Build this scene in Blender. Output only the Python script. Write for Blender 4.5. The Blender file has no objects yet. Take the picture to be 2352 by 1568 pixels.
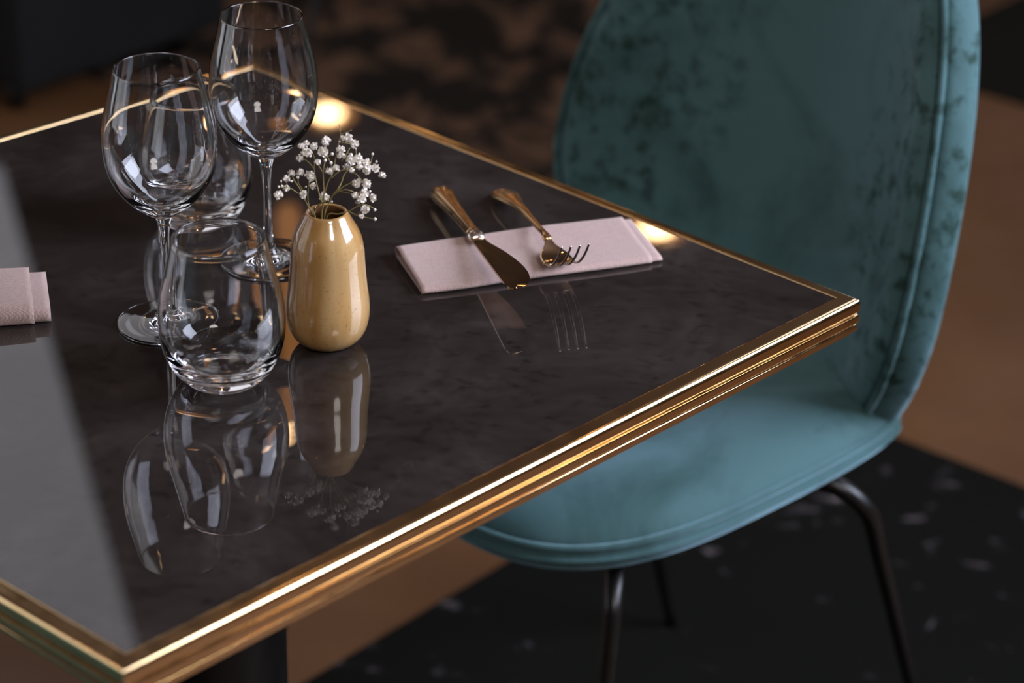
import bpy, bmesh, math, random
from mathutils import Vector, Matrix, noise

random.seed(7)
SC = bpy.context.scene
COL = SC.collection

# ------------------------------------------------------------------ camera
F_PX, PITCH, ROLL = 6279.5958, 0.4672524, 0.0236451
CX, CY = 1319.996, 779.912            # principal point of the 2352 x 1568 frame
CAM = Vector((0.0, 0.0, 1.6401342))
FW = Vector((0, math.cos(PITCH), -math.sin(PITCH)))
UP0 = Vector((0, math.sin(PITCH), math.cos(PITCH)))
RT0 = Vector((1, 0, 0))
RT = RT0 * math.cos(ROLL) + UP0 * math.sin(ROLL)
UP = -RT0 * math.sin(ROLL) + UP0 * math.cos(ROLL)

cam_data = bpy.data.cameras.new('camera')
cam = bpy.data.objects.new('camera', cam_data)
COL.objects.link(cam)
cam.matrix_world = Matrix(((RT.x, UP.x, -FW.x, CAM.x), (RT.y, UP.y, -FW.y, CAM.y), (RT.z, UP.z, -FW.z, CAM.z), (0, 0, 0, 1)))
cam_data.sensor_width = 36
cam_data.lens = F_PX / 2352 * 36
cam_data.shift_x = -(CX - 1176) / 2352
cam_data.shift_y = (CY - 784) / 2352
cam_data.clip_start = 0.05
cam_data.dof.use_dof = True
cam_data.dof.focus_distance = 1.97
cam_data.dof.aperture_fstop = 4.4
SC.camera = cam

SC.view_settings.view_transform = 'Standard'
SC.view_settings.look = 'None'
SC.view_settings.gamma = 1
SC.view_settings.use_curve_mapping = False
SC.view_settings.exposure = 0.0
SC.cycles.use_denoising = True
SC.cycles.max_bounces = 20
SC.cycles.transmission_bounces = 16
SC.cycles.glossy_bounces = 8
SC.cycles.transparent_max_bounces = 12
SC.cycles.sample_clamp_indirect = 12.0

world = bpy.data.worlds.new('world'); SC.world = world
world.use_nodes = True
world.node_tree.nodes['Background'].inputs[0].default_value = (0.5, 0.55, 0.65, 1)
world.node_tree.nodes['Background'].inputs[1].default_value = 0.05

DAYLIGHT = 17.5        # radiance of the big window pane on the right
SKYLIGHT = 1.05        # radiance of the pale luminous ceiling panel

SIDELIGHT = 1.3        # radiance of the windows added on the left for paler glass edges

def area(name, loc, target, size, power, color):
    l = bpy.data.lights.new(name, 'AREA'); l.shape = 'DISK'; l.size = size; l.energy = power; l.color = color
    o = bpy.data.objects.new(name, l); COL.objects.link(o); o.location = loc
    o.rotation_euler = (Vector(target) - Vector(loc)).to_track_quat('-Z', 'Y').to_euler()
    return o
area('added_soft_fill', (1.0, -.6, 2.9), (.1, 2.1, .6), .9, 48, (1.0, .94, .90))  # added fill without a lamp body, brightens the chair back

# ------------------------------------------------------------------ helpers
def ray(px, py):
    return FW * F_PX + RT * (px - CX) - UP * (py - CY)

def at(px, py, z):
    d = ray(px, py); return CAM + d * ((z - CAM.z) / d.z)

def aty(px, py, y):
    d = ray(px, py); return CAM + d * ((y - CAM.y) / d.y)

def obj(name, bm, mat, parent=None, smooth=True, recalc=True):
    if recalc:
        bmesh.ops.recalc_face_normals(bm, faces=bm.faces)
    me = bpy.data.meshes.new(name)
    bm.to_mesh(me); bm.free()
    if mat: me.materials.append(mat)
    if smooth:
        for p in me.polygons: p.use_smooth = True
    o = bpy.data.objects.new(name, me); COL.objects.link(o)
    if parent: o.parent = parent
    return o

def tag(o, label, cat, group=None):
    o['label'] = label; o['category'] = cat
    if group: o['group'] = group
    return o

def thing(name, label, cat, loc=(0, 0, 0), rotz=0, group=None):
    o = bpy.data.objects.new(name, None); COL.objects.link(o)
    o.location = loc; o.rotation_euler = (0, 0, rotz)
    o.empty_display_size = 0.05
    return tag(o, label, cat, group)

def struct(name, bm, mat, smooth=False):
    o = obj(name, bm, mat, smooth=smooth); o['kind'] = 'structure'; return o

def smooth_pts(pts, n=6):
    """Catmull-Rom through tuples"""
    P = [Vector(p) for p in pts]
    P = [P[0] * 2 - P[1]] + P + [P[-1] * 2 - P[-2]]
    out = []
    for i in range(1, len(P) - 2):
        a, b, c, d = P[i - 1:i + 3]
        for k in range(n):
            t = k / n
            out.append(0.5 * ((2 * b) + (c - a) * t + (2 * a - 5 * b + 4 * c - d) * t * t + (3 * b - a - 3 * c + d) * t ** 3))
    out.append(P[-2])
    return out

def lathe(bm, prof, seg=96, z0=0.0, wob=None):
    """prof: list of (r, z); r==0 only at ends"""
    rings = []
    for r, z in prof:
        if r < 1e-6:
            rings.append([bm.verts.new((0, 0, z + z0))])
        else:
            ring = []
            for k in range(seg):
                a = 2 * math.pi * k / seg
                ox, oy = wob(z, a) if wob else (0, 0)
                ring.append(bm.verts.new((r * math.cos(a) + ox, r * math.sin(a) + oy, z + z0)))
            rings.append(ring)
    for A, B in zip(rings[:-1], rings[1:]):
        for k in range(seg):
            k2 = (k + 1) % seg
            if len(A) == 1 and len(B) == 1: continue
            if len(A) == 1: bm.faces.new((A[0], B[k], B[k2]))
            elif len(B) == 1: bm.faces.new((A[k], B[0], A[k2]))
            else: bm.faces.new((A[k], B[k], B[k2], A[k2]))
    return bm

def tube(bm, pts, rad, seg=8, cap=True):
    pts = [Vector(p) for p in pts]
    rads = rad if isinstance(rad, (list, tuple)) else [rad] * len(pts)
    rings = []
    up = None
    for i, p in enumerate(pts):
        t = (pts[min(i + 1, len(pts) - 1)] - pts[max(i - 1, 0)]).normalized()
        if up is None:
            up = Vector((0, 0, 1)) if abs(t.z) < .9 else Vector((1, 0, 0))
        s = t.cross(up).normalized(); u = s.cross(t).normalized(); up = u
        rings.append([bm.verts.new(p + (s * math.cos(2 * math.pi * k / seg) + u * math.sin(2 * math.pi * k / seg)) * rads[i]) for k in range(seg)])
    for A, B in zip(rings[:-1], rings[1:]):
        for k in range(seg):
            bm.faces.new((A[k], A[(k + 1) % seg], B[(k + 1) % seg], B[k]))
    if cap:
        bm.faces.new(rings[0][::-1]); bm.faces.new(rings[-1])
    return bm

def box(bm, lo, hi, M=None):
    v = []
    for x in (lo[0], hi[0]):
        for y in (lo[1], hi[1]):
            for z in (lo[2], hi[2]):
                p = Vector((x, y, z))
                v.append(bm.verts.new(M @ p if M else p))
    for f in ((0, 1, 3, 2), (4, 6, 7, 5), (0, 4, 5, 1), (2, 3, 7, 6), (0, 2, 6, 4), (1, 5, 7, 3)):
        bm.faces.new([v[i] for i in f])
    return bm

def poly_slab(bm, pts, z0, z1):
    b = [bm.verts.new((p[0], p[1], z0)) for p in pts]; t = [bm.verts.new((p[0], p[1], z1)) for p in pts]
    n = len(pts)
    bm.faces.new(b[::-1]); bm.faces.new(t)
    for i in range(n): bm.faces.new((b[i], b[(i + 1) % n], t[(i + 1) % n], t[i]))
    return bm

# ------------------------------------------------------------------ materials
def mat(name, color=(.5, .5, .5), rough=.5, metal=0.0, **kw):
    m = bpy.data.materials.new(name); m.use_nodes = True
    b = m.node_tree.nodes['Principled BSDF']
    b.inputs['Base Color'].default_value = (*color, 1); b.inputs['Roughness'].default_value = rough
    b.inputs['Metallic'].default_value = metal
    for k, v in kw.items():
        k = k.replace('_', ' ')
        b.inputs[k].default_value = v
    return m

class NT:
    def __init__(s, m):
        s.t = m.node_tree; s.b = s.t.nodes['Principled BSDF']
        s.co = s.t.nodes.new('ShaderNodeTexCoord').outputs['Object']
    def map(s, scale=(1, 1, 1), rot=(0, 0, 0), src=None):
        n = s.t.nodes.new('ShaderNodeMapping'); n.inputs['Scale'].default_value = scale; n.inputs['Rotation'].default_value = rot
        s.t.links.new(src or s.co, n.inputs[0]); return n.outputs[0]
    def noise(s, scale, detail=6, rough=.55, vec=None, dist=0.0):
        n = s.t.nodes.new('ShaderNodeTexNoise'); n.inputs['Scale'].default_value = scale; n.inputs['Detail'].default_value = detail
        n.inputs['Roughness'].default_value = rough; n.inputs['Distortion'].default_value = dist
        s.t.links.new(vec or s.co, n.inputs['Vector']); return n.outputs['Fac']
    def ramp(s, fac, stops):
        n = s.t.nodes.new('ShaderNodeValToRGB'); e = n.color_ramp.elements
        while len(e) < len(stops): e.new(.5)
        for i, (p, c) in enumerate(stops):
            e[i].position = p; e[i].color = (*c, 1) if len(c) == 3 else c
        s.t.links.new(fac, n.inputs[0]); return n.outputs[0]
    def g(s, v): return (v, v, v)
    def mix(s, fac, a, b, mode='MIX'):
        n = s.t.nodes.new('ShaderNodeMix'); n.data_type = 'RGBA'; n.blend_type = mode
        for i, v in ((0, fac), (6, a), (7, b)):
            if isinstance(v, (int, float)): n.inputs[i].default_value = v
            elif isinstance(v, tuple): n.inputs[i].default_value = (*v, 1)
            else: s.t.links.new(v, n.inputs[i])
        return n.outputs[2]
    def math(s, op, a, b=0.0, c=0.0):
        n = s.t.nodes.new('ShaderNodeMath'); n.operation = op
        for i, v in enumerate((a, b, c)):
            if isinstance(v, (int, float)): n.inputs[i].default_value = v
            else: s.t.links.new(v, n.inputs[i])
        return n.outputs[0]
    def wave(s, scale, vec=None, direction='X', dist=0.0, detail=2):
        n = s.t.nodes.new('ShaderNodeTexWave'); n.bands_direction = direction; n.inputs['Scale'].default_value = scale
        n.inputs['Distortion'].default_value = dist; n.inputs['Detail'].default_value = detail
        s.t.links.new(vec or s.co, n.inputs['Vector']); return n.outputs['Fac']
    def set(s, name, v): s.t.links.new(v, s.b.inputs[name])
    def bump(s, h, strength=.2, dist=.001):
        n = s.t.nodes.new('ShaderNodeBump'); n.inputs['Strength'].default_value = strength; n.inputs['Distance'].default_value = dist
        s.t.links.new(h, n.inputs['Height']); s.t.links.new(n.outputs[0], s.b.inputs['Normal'])

def emis(name, color, strength):
    m = mat(name, (0.0, 0.0, 0.0), .6)
    b = m.node_tree.nodes['Principled BSDF']
    b.inputs['Emission Color'].default_value = (*color, 1); b.inputs['Emission Strength'].default_value = strength
    b.inputs['Specular IOR Level'].default_value = 0
    return m

# stone
M_STONE = mat('dark_stone', (.03, .025, .024), .03); n = NT(M_STONE)
c = n.noise(9, 9, .68, dist=.6); c2 = n.noise(90, 6, .7, vec=n.map((1, 1.4, 1), (0, 0, .5)))
base = n.ramp(c, [(.3, (.014, .0108, .0095)), (.52, (.028, .0218, .0198)), (.75, (.052, .042, .039))])
fine = n.ramp(c2, [(.34, n.g(.55)), (.46, n.g(.95)), (.72, n.g(1.15))])
base = n.mix(1.0, base, fine, 'MULTIPLY')
v = n.noise(3.1, 6, .6, dist=1.4)
vein = n.ramp(n.math('ABSOLUTE', n.math('SUBTRACT', v, .5)), [(.0, n.g(1)), (.0035, n.g(0))])
gate = n.ramp(n.noise(5, 2), [(.56, n.g(0)), (.66, n.g(.12))])
base = n.mix(n.math('MULTIPLY', vein, gate), base, (.20, .17, .16))
n.set('Base Color', base)
n.set('Roughness', n.ramp(c2, [(.3, n.g(.012)), (.8, n.g(.035))]))
M_STONE.node_tree.nodes['Principled BSDF'].inputs['IOR'].default_value = 1.5

M_BRASS = mat('polished_brass', (.80, .50, .20), .14, 1.0); n = NT(M_BRASS)
n.set('Roughness', n.ramp(n.noise(60, 4), [(.3, n.g(.10)), (.75, n.g(.22))]))
n.set('Base Color', n.ramp(n.noise(25, 5), [(.3, (.74, .51, .25)), (.7, (.86, .62, .34))]))
n.bump(n.noise(14, 2), .02, .002)

M_BLACK = mat('black_metal', (.006, .0055, .005), .32); n = NT(M_BLACK)
n.set('Roughness', n.ramp(n.noise(50), [(.3, n.g(.25)), (.7, n.g(.42))]))
M_WOODBLK = mat('black_board', (.012, .010, .009), .6)
n = NT(M_WOODBLK); n.set('Base Color', n.ramp(n.noise(20, vec=n.map((1, 8, 1))), [(.3, (.008, .007, .006)), (.7, (.016, .013, .011))]))

M_GLASS = mat('clear_glass', (1, 1, 1), 0.0, IOR=1.5, Transmission_Weight=1.0)
n = NT(M_GLASS); n.bump(n.noise(18, 1), .02, .002)

# glazed ochre ceramic
M_CER = mat('ochre_glaze', (.5, .3, .1), .16, Coat_Weight=.8, Coat_Roughness=.04); n = NT(M_CER)
drip = n.noise(28, 4, .6, vec=n.map((1, 1, .12)))
cc = n.ramp(drip, [(.34, (.33, .150, .040)), (.5, (.48, .26, .085)), (.68, (.62, .40, .18))])
spk = n.ramp(n.noise(420, 3, .7), [(.60, n.g(1)), (.70, n.g(.58))])
cc = n.mix(1.0, cc, spk, 'MULTIPLY')
n.set('Base Color', cc); n.bump(n.noise(45, 3, vec=n.map((1, 1, .25))), .12, .002)
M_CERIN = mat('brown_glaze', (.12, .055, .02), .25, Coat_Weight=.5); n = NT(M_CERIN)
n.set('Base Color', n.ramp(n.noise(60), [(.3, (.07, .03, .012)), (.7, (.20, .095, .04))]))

# linen
def linen(name, col, dark):
    m = mat(name, col, .9, Sheen_Weight=.25); n = NT(m)
    a = n.wave(420, n.map((1, 1, 1)), 'X', 1.2); b = n.wave(420, n.map((1, 1, 1)), 'Y', 1.2)
    h = n.math('MULTIPLY', a, b)
    slub = n.noise(170, 3, .6, vec=n.map((1, 6, 1))); slub2 = n.noise(170, 3, .6, vec=n.map((6, 1, 1)))
    f = n.math('ADD', n.math('MULTIPLY', h, .5), n.math('MULTIPLY', n.math('ADD', slub, slub2), .35))
    n.set('Base Color', n.ramp(f, [(.25, dark), (.65, col)]))
    n.bump(f, .6, .0006)
    return m
M_LINEN = linen('dusty_pink_linen', (.64, .475, .435), (.38, .25, .22))

M_KNIFE = mat('cutlery_brass', (.66, .42, .21), .12, 1.0); n = NT(M_KNIFE)
n.set('Roughness', n.ramp(n.noise(80), [(.3, n.g(.16)), (.7, n.g(.28))]))
M_BLADE = mat('polished_blade', (.60, .42, .25), .08, 1.0); n = NT(M_BLADE)
n.set('Roughness', n.ramp(n.noise(150), [(.3, n.g(.05)), (.7, n.g(.11))]))
M_STEEL = mat('bright_steel', (.70, .62, .54), .10, 1.0); n = NT(M_STEEL)
n.set('Roughness', n.ramp(n.noise(120), [(.3, n.g(.16)), (.7, n.g(.26))]))

# velvet
def velvet(name, lo, hi, sheen):
    m = mat(name, lo, .75, Sheen_Weight=1.0, Sheen_Roughness=.38); n = NT(m)
    big = n.noise(6, 5, .6, dist=.7); sp = n.noise(50, 5, .65, dist=.2)
    sx = n.t.nodes.new('ShaderNodeSeparateXYZ'); n.t.links.new(n.co, sx.inputs[0])
    ax = n.math('ADD', n.math('MULTIPLY', n.math('ABSOLUTE', sx.outputs[0]), 3.0), n.math('MINIMUM', n.math('MULTIPLY', n.math('SUBTRACT', sx.outputs[2], .56), 5.0), 0.0))
    zone = n.ramp(n.math('ADD', ax, n.math('MULTIPLY', n.noise(5.0, 1), .7)), [(.62, n.g(.12)), (.86, n.g(1))])
    crush = n.ramp(sp, [(.37, n.g(.22)), (.50, n.g(1.0))])
    crush = n.mix(zone, (1.0, 1.0, 1.0), crush)
    br = n.ramp(big, [(.36, n.g(.50)), (.60, n.g(1.15))])
    f = n.mix(1.0, crush, br, 'MULTIPLY')
    n.set('Base Color', n.mix(1.0, n.mix(f, lo, hi), (1., 1., 1.), 'MULTIPLY'))
    n.set('Sheen Weight', n.math('MULTIPLY', f, .95))
    m.node_tree.nodes['Principled BSDF'].inputs['Sheen Tint'].default_value = (*sheen, 1)
    m.node_tree.nodes['Principled BSDF'].inputs['Specular IOR Level'].default_value = .15
    n.bump(n.noise(900, 2), .25, .0005)
    return m
M_VELVET = velvet('teal_velvet', (.010, .028, .018), (.072, .148, .155), (.50, .80, .94))

M_FLOOR = mat('brown_floor', (.10, .045, .018), .45); n = NT(M_FLOOR)
fl = n.noise(2.2, 5, .6, dist=.4)
n.set('Base Color', n.ramp(fl, [(.3, (.105, .042, .013)), (.7, (.165, .074, .027))]))
n.set('Roughness', n.ramp(n.noise(9), [(.3, n.g(.4)), (.7, n.g(.6))]))

def rug_mat(name, dark, stops, scale, thr, stretch=(1, 1, 1), rot=.9):
    m = mat(name, dark, .95, Specular_IOR_Level=.08); n = NT(m)
    a = n.noise(scale, 5, .65, vec=n.map(stretch, (0, 0, rot)), dist=.5); b = n.noise(2.3, 2, .5)
    f = n.math('ADD', a, n.math('MULTIPLY', n.math('SUBTRACT', b, .5), .30))
    n.set('Base Color', n.ramp(f, [(0, dark), (thr, dark)] + stops))
    n.bump(n.noise(260, 2), .4, .002)
    return m
M_RUG = rug_mat('charcoal_fleck_rug', (.006, .006, .005), [(.69, (.08, .068, .07)), (.77, (.30, .26, .26))], 16, .62, (1, 1.7, 1))
M_RUG2 = rug_mat('brown_fleck_rug', (.014, .011, .008), [(.55, (.095, .052, .030)), (.80, (.15, .082, .045))], 6.0, .46, (1.7, 1, 1), .2)
M_RUG3 = rug_mat('plain_dark_rug', (.010, .010, .007), [(.9, (.016, .017, .011))], 4, .55)

M_WALL = mat('dark_plaster', (.10, .085, .075), .8); n = NT(M_WALL)
n.set('Base Color', n.ramp(n.noise(3), [(.3, (.06, .05, .045)), (.7, (.09, .075, .065))]))
M_CEIL = mat('dark_ceiling', (.10, .08, .07), .8); n = NT(M_CEIL)
n.set('Base Color', n.ramp(n.noise(3), [(.3, (.16, .12, .105)), (.7, (.20, .155, .135))]))
M_FRAME = mat('window_frame_paint', (.04, .04, .04), .5); n = NT(M_FRAME)
n.set('Roughness', n.ramp(n.noise(30), [(.3, n.g(.4)), (.7, n.g(.6))]))
M_PANE = emis('daylight_pane', (.74, .80, 1.0), DAYLIGHT)
M_PANE2 = emis('added_side_pane', (.90, .93, 1.0), SIDELIGHT)
M_SKY = emis('skylight_pane', (.96, .93, 1.0), SKYLIGHT)

# ------------------------------------------------------------------ room
X0, X1, Y0, Y1, ZC = -3.4, 2.0, -2.2, 8.8, 3.0
struct('floor', box(bmesh.new(), (X0, Y0, -.08), (X1, Y1, 0)), M_FLOOR)
bm = bmesh.new(); LW = [(.6, 2.4), (2.8, 4.6)]; LZ0, LZ1 = .35, 2.8
box(bm, (X0 - .1, Y0 - .1, 0), (X0, Y1 + .1, LZ0)); box(bm, (X0 - .1, Y0 - .1, LZ1), (X0, Y1 + .1, ZC))
for a, b_ in ((Y0 - .1, LW[0][0]), (LW[0][1], LW[1][0]), (LW[1][1], Y1 + .1)): box(bm, (X0 - .1, a, LZ0), (X0, b_, LZ1))
struct('wall_left', bm, M_WALL)
for k, (a, b_) in enumerate(LW):
    bm = bmesh.new()
    for p0, p1 in (((a, LZ0), (a + .04, LZ1)), ((b_ - .04, LZ0), (b_, LZ1)), ((a, LZ0), (b_, LZ0 + .04)), ((a, LZ1 - .04), (b_, LZ1)), (((a + b_) / 2 - .02, LZ0), ((a + b_) / 2 + .02, LZ1))):
        box(bm, (X0 - .07, p0[0], p0[1]), (X0 - .02, p1[0], p1[1]))
    w = struct('window_%d' % (k + 3), bm, M_FRAME)  # unseen left windows, added to whiten the glass edges
    obj('pane', box(bmesh.new(), (X0 - .05, a + .02, LZ0 + .02), (X0 - .045, b_ - .02, LZ1 - .02)), M_PANE2, w, smooth=False)
struct('wall_back', box(bmesh.new(), (X0, Y1, 0), (X1, Y1 + .1, ZC)), M_WALL)
struct('wall_front', box(bmesh.new(), (X0, Y0 - .1, 0), (X1, Y0, ZC)), M_WALL)
# right wall with the window opening
WY0, WY1, WZ0, WZ1 = 1.0, 2.5, 1.15, 2.92
bm = bmesh.new()
box(bm, (X1, Y0 - .1, 0), (X1 + .1, Y1 + .1, WZ0)); box(bm, (X1, Y0 - .1, WZ1), (X1 + .1, Y1 + .1, ZC))
V0, V1 = 5.2, 7.2
box(bm, (X1, Y0 - .1, WZ0), (X1 + .1, WY0, WZ1)); box(bm, (X1, WY1, WZ0), (X1 + .1, V0, WZ1)); box(bm, (X1, V1, WZ0), (X1 + .1, Y1 + .1, WZ1))
struct('wall_right', bm, M_WALL)
bm = bmesh.new()
for a, b_ in (((V0, WZ0), (V0 + .05, WZ1)), ((V1 - .05, WZ0), (V1, WZ1)), ((V0, WZ0), (V1, WZ0 + .05)), ((V0, WZ1 - .05), (V1, WZ1))):
    box(bm, (X1 + .02, a[0], a[1]), (X1 + .07, b_[0], b_[1]))
w = struct('window_5', bm, M_FRAME)  # unseen window, added to lighten the ceiling and the table's right side
obj('pane', box(bmesh.new(), (X1 + .045, V0 + .02, WZ0 + .02), (X1 + .05, V1 - .02, WZ1 - .02)), emis('added_rear_pane', (.86, .88, 1.0), 2.2), w, smooth=False)
bm = bmesh.new()
for a, b_ in (((WY0, WZ0), (WY0 + .05, WZ1)), ((WY1 - .05, WZ0), (WY1, WZ1)), ((WY0, WZ0), (WY1, WZ0 + .05)), ((WY0, WZ1 - .05), (WY1, WZ1))):
    box(bm, (X1 + .02, a[0], a[1]), (X1 + .07, b_[0], b_[1]))
w = struct('window_1', bm, M_FRAME)
p_ = obj('pane', box(bmesh.new(), (X1 + .045, WY0 + .02, WZ0 + .02), (X1 + .05, WY1 - .02, WZ1 - .02)), M_PANE, w, smooth=False)
# ceiling with a slanting luminous panel on the left
sky = [(-1.689, 7.381), (-.882, 4.789), (-.777, 4.45), (-2.8, 4.45), (-2.8, 7.381)]
bm = bmesh.new()
outer = [(X0, Y0), (X1, Y0), (X1, Y1), (X0, Y1)]
def quad(bm, pts, z0, z1): poly_slab(bm, pts, z0, z1)
quad(bm, [(X0, Y0), (X1, Y0), (X1, 4.45), (X0, 4.45)], ZC, ZC + .1)
quad(bm, [(X0, 7.381), (X1, 7.381), (X1, Y1), (X0, Y1)], ZC, ZC + .1)
quad(bm, [(X0, 4.45), (-2.8, 4.45), (-2.8, 7.381), (X0, 7.381)], ZC, ZC + .1)
quad(bm, [(-.777, 4.45), (X1, 4.45), (X1, 7.381), (-1.689, 7.381), (-.882, 4.789)], ZC, ZC + .1)
struct('ceiling', bm, M_CEIL)
bm = bmesh.new()
fr = []
for i in range(len(sky)):
    a, b_ = Vector((*sky[i], ZC + .02)), Vector((*sky[(i + 1) % len(sky)], ZC + .02))
    tube(bm, [a, b_], .015, 4)
w = struct('window_2', bm, M_FRAME)
obj('pane', poly_slab(bmesh.new(), sky, ZC + .06, ZC + .07), M_SKY, w, smooth=False)

# ------------------------------------------------------------------ lamps
M_BULB = emis('warm_bulb', (1.0, .62, .30), 60)
M_HALO = emis('warm_reflector', (1.0, .42, .12), 4.5)
def downlight(x, y, label, R=.085):
    t = thing('recessed_downlight', label, 'ceiling light', (x, y, ZC), 0, 'recessed ceiling downlights')
    bm = bmesh.new(); lathe(bm, [(R * .9, -.001), (R, -.004), (R * 1.08, -.001)], 40); obj('trim_ring', bm, M_BRASS, t)
    bm = bmesh.new(); lathe(bm, [(0, -.0030), (R * .48, -.0032), (R * .5, -.0022)], 40); obj('bulb', bm, M_BULB, t)
    bm = bmesh.new(); lathe(bm, [(R * .5, -.0018), (R * .9, -.0022)], 40); obj('reflector', bm, M_HALO, t)
    return t
downlight(-.764, 7.70, 'warm ceiling downlight whose reflection glows by the table corner behind the glasses')
downlight(.222, 6.92, 'warm ceiling downlight reflected beside the right end of the long napkin')
downlight(-.2, 3.2, 'warm ceiling downlight above the space just behind the table')
downlight(1.3, 4.4, 'warm ceiling downlight right of the velvet chair')
downlight(-1.6, 1.0, 'warm ceiling downlight nearest the left wall')

M_AMBER = emis('amber_lamp_glass', (1.0, .40, .12), 1.7)
M_SLOT = emis('lamp_slot', (1.0, .62, .30), 22)
def pendant(x, y, z0, z1, r, label):
    t = thing('pendant_lamp', label, 'pendant lamp', (x, y, ZC), 0, 'slim amber pendant lamps')
    bm = bmesh.new(); tube(bm, [(0, 0, 0), (0, 0, z1 - ZC + .02)], .003, 8); obj('cord', bm, M_BLACK, t)
    bm = bmesh.new(); lathe(bm, [(0, 0), (.04, 0), (.04, -.02), (0, -.02)], 32); obj('ceiling_rose', bm, M_BLACK, t)
    bm = bmesh.new(); lathe(bm, [(0, z0 - ZC), (r * .8, z0 - ZC), (r, z0 - ZC + .02), (r, z1 - ZC - .12), (0, z1 - ZC - .12)], 32); obj('lamp_shade', bm, M_AMBER, t)
    bm = bmesh.new(); lathe(bm, [(0, z1 - ZC - .12), (r * 1.02, z1 - ZC - .12), (r * 1.02, z1 - ZC), (.4 * r, z1 - ZC + .02), (0, z1 - ZC + .02)], 32); obj('cap', bm, M_BRASS, t)
    for k in range(3):
        zz = z1 - ZC - .105 + k * .036
        bm = bmesh.new(); lathe(bm, [(r * 1.03, zz), (r * 1.06, zz + .004), (r * 1.06, zz + .018), (r * 1.03, zz + .022)], 32); obj('light_slot', bm, M_SLOT, t)
pendant(-.528, 4.55, 1.90, 2.39, .022, 'slim amber pendant lamp reflected between the tumbler and the vase')
pendant(-1.9, 3.2, 1.75, 2.25, .035, 'slim amber pendant lamp added on the left of the room as warm fill')  # unseen lamps here and behind the camera: added warm fill and glass glints
pendant(-2.3, 1.9, 1.75, 2.25, .035, 'slim amber pendant lamp added nearest the left wall as warm fill')
pendant(-1.25, 8.2, 1.35, 2.0, .07, 'wide amber lamp added by the back wall to gild the brass edge, left one')  # unseen row of lamps, added for gold streaks in the brass trim
pendant(-.35, 8.2, 1.35, 2.0, .07, 'wide amber lamp added by the back wall to gild the brass edge, middle one')
pendant(.55, 8.2, 1.35, 2.0, .07, 'wide amber lamp added by the back wall to gild the brass edge, right one')
pendant(-.9, -.9, 1.75, 2.25, .035, 'slim amber pendant lamp added behind the viewer as warm fill')

# ------------------------------------------------------------------ dining table
ZT = .75
QN, QR, QF, QL = (-.257, 1.3251), (.2134, 1.8443), (-.2963, 2.3075), (-.8091, 1.8073)
Q = [Vector((*p, 0)) for p in (QN, QR, QF, QL)]
TC = sum(Q, Vector()) / 4
def offset_poly(Q, o):
    """o > 0 outward"""
    out = []; n_ = len(Q)
    for i in range(n_):
        a, b_, c_ = Q[i - 1], Q[i], Q[(i + 1) % n_]
        d1 = (b_ - a).normalized(); d2 = (c_ - b_).normalized()
        n1 = Vector((d1.y, -d1.x, 0)); n2 = Vector((d2.y, -d2.x, 0))
        k = o / (1 + n1.dot(n2)); out.append(b_ + (n1 + n2) * k)
    return out
table = thing('dining_table', 'square dark stone dining table with a ribbed brass edge, holding the glasses and vase', 'table', (TC.x, TC.y, 0))
def tloc(v, z): return (v.x - TC.x, v.y - TC.y, z)
bm = bmesh.new()
poly = offset_poly(Q, -.0131)
poly_slab(bm, [(p.x - TC.x, p.y - TC.y) for p in poly], ZT - .012, ZT)
obj('tabletop', bm, M_STONE, table, smooth=False)
# ribbed brass trim: closed profile swept round the mitred corners
prof = [(-.013, -.012), (-.013, .0002), (-.0126, .0007), (-.0118, .0009)] + [(-.0110, .00085), (-.0106, .00080), (-.0052, .00008)]
for k in range(7):
    a = math.radians(8) + (math.pi / 2 - math.radians(8)) * k / 6
    prof.append((-.0045 + .0045 * math.sin(a), .0000 - .00446 + .0045 * math.cos(a)))
prof += [(0, -.0105), (-.0003, -.0112), (-.0010, -.0117), (-.0022, -.0120), (-.0022, -.0130), (-.0010, -.0134), (-.0002, -.0139), (0, -.0146),
         (0, -.0192), (-.0002, -.0199), (-.0010, -.0204), (-.0022, -.0207), (-.0022, -.0216), (-.0012, -.0220), (-.0008, -.0227),
         (-.0008, -.0262), (-.0012, -.0268), (-.0030, -.0272), (-.0045, -.0275), (-.0045, -.0305), (-.012, -.0305)]
pf = []
for i_, (o, z) in enumerate(prof):
    o2, z2 = prof[(i_ + 1) % len(prof)]; pf.append((o, z)); L_ = math.hypot(o2 - o, z2 - z)
    if L_ > .0022:
        for f in (.0004 / L_, 1 - .0004 / L_): pf.append((o + (o2 - o) * f, z + (z2 - z) * f))
prof = pf
bm = bmesh.new(); rings = []
for o, z in prof:
    rings.append([bm.verts.new(tloc(p, ZT + z)) for p in offset_poly(Q, o)])
for i in range(len(rings)):
    A, B = rings[i], rings[(i + 1) % len(rings)]
    for k in range(4): bm.faces.new((A[k], A[(k + 1) % 4], B[(k + 1) % 4], B[k]))
trim = obj('edge_trim', bm, M_BRASS, table, smooth=True)
trim['label'] = 'polished brass trim with three ribs'
md = trim.modifiers.new('split', 'EDGE_SPLIT'); md.split_angle = math.radians(40)
bm = bmesh.new(); poly = offset_poly(Q, -.014); poly_slab(bm, [(p.x - TC.x, p.y - TC.y) for p in poly], ZT - .028, ZT - .0125)
obj('underboard', bm, M_WOODBLK, table, smooth=False)
bm = bmesh.new(); lathe(bm, [(0, ZT - .0285), (.16, ZT - .0285), (.16, ZT - .036), (.08, ZT - .06), (.066, ZT - .12), (.064, .3), (.068, .08), (.085, .026), (.085, .022), (0, .022)], 48)
obj('pedestal', bm, M_BLACK, table)
bm = bmesh.new(); lathe(bm, [(0, .005), (.245, .005), (.25, .011), (.245, .016), (.09, .022), (0, .022)], 64)
obj('base_plate', bm, M_BLACK, table)

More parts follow.
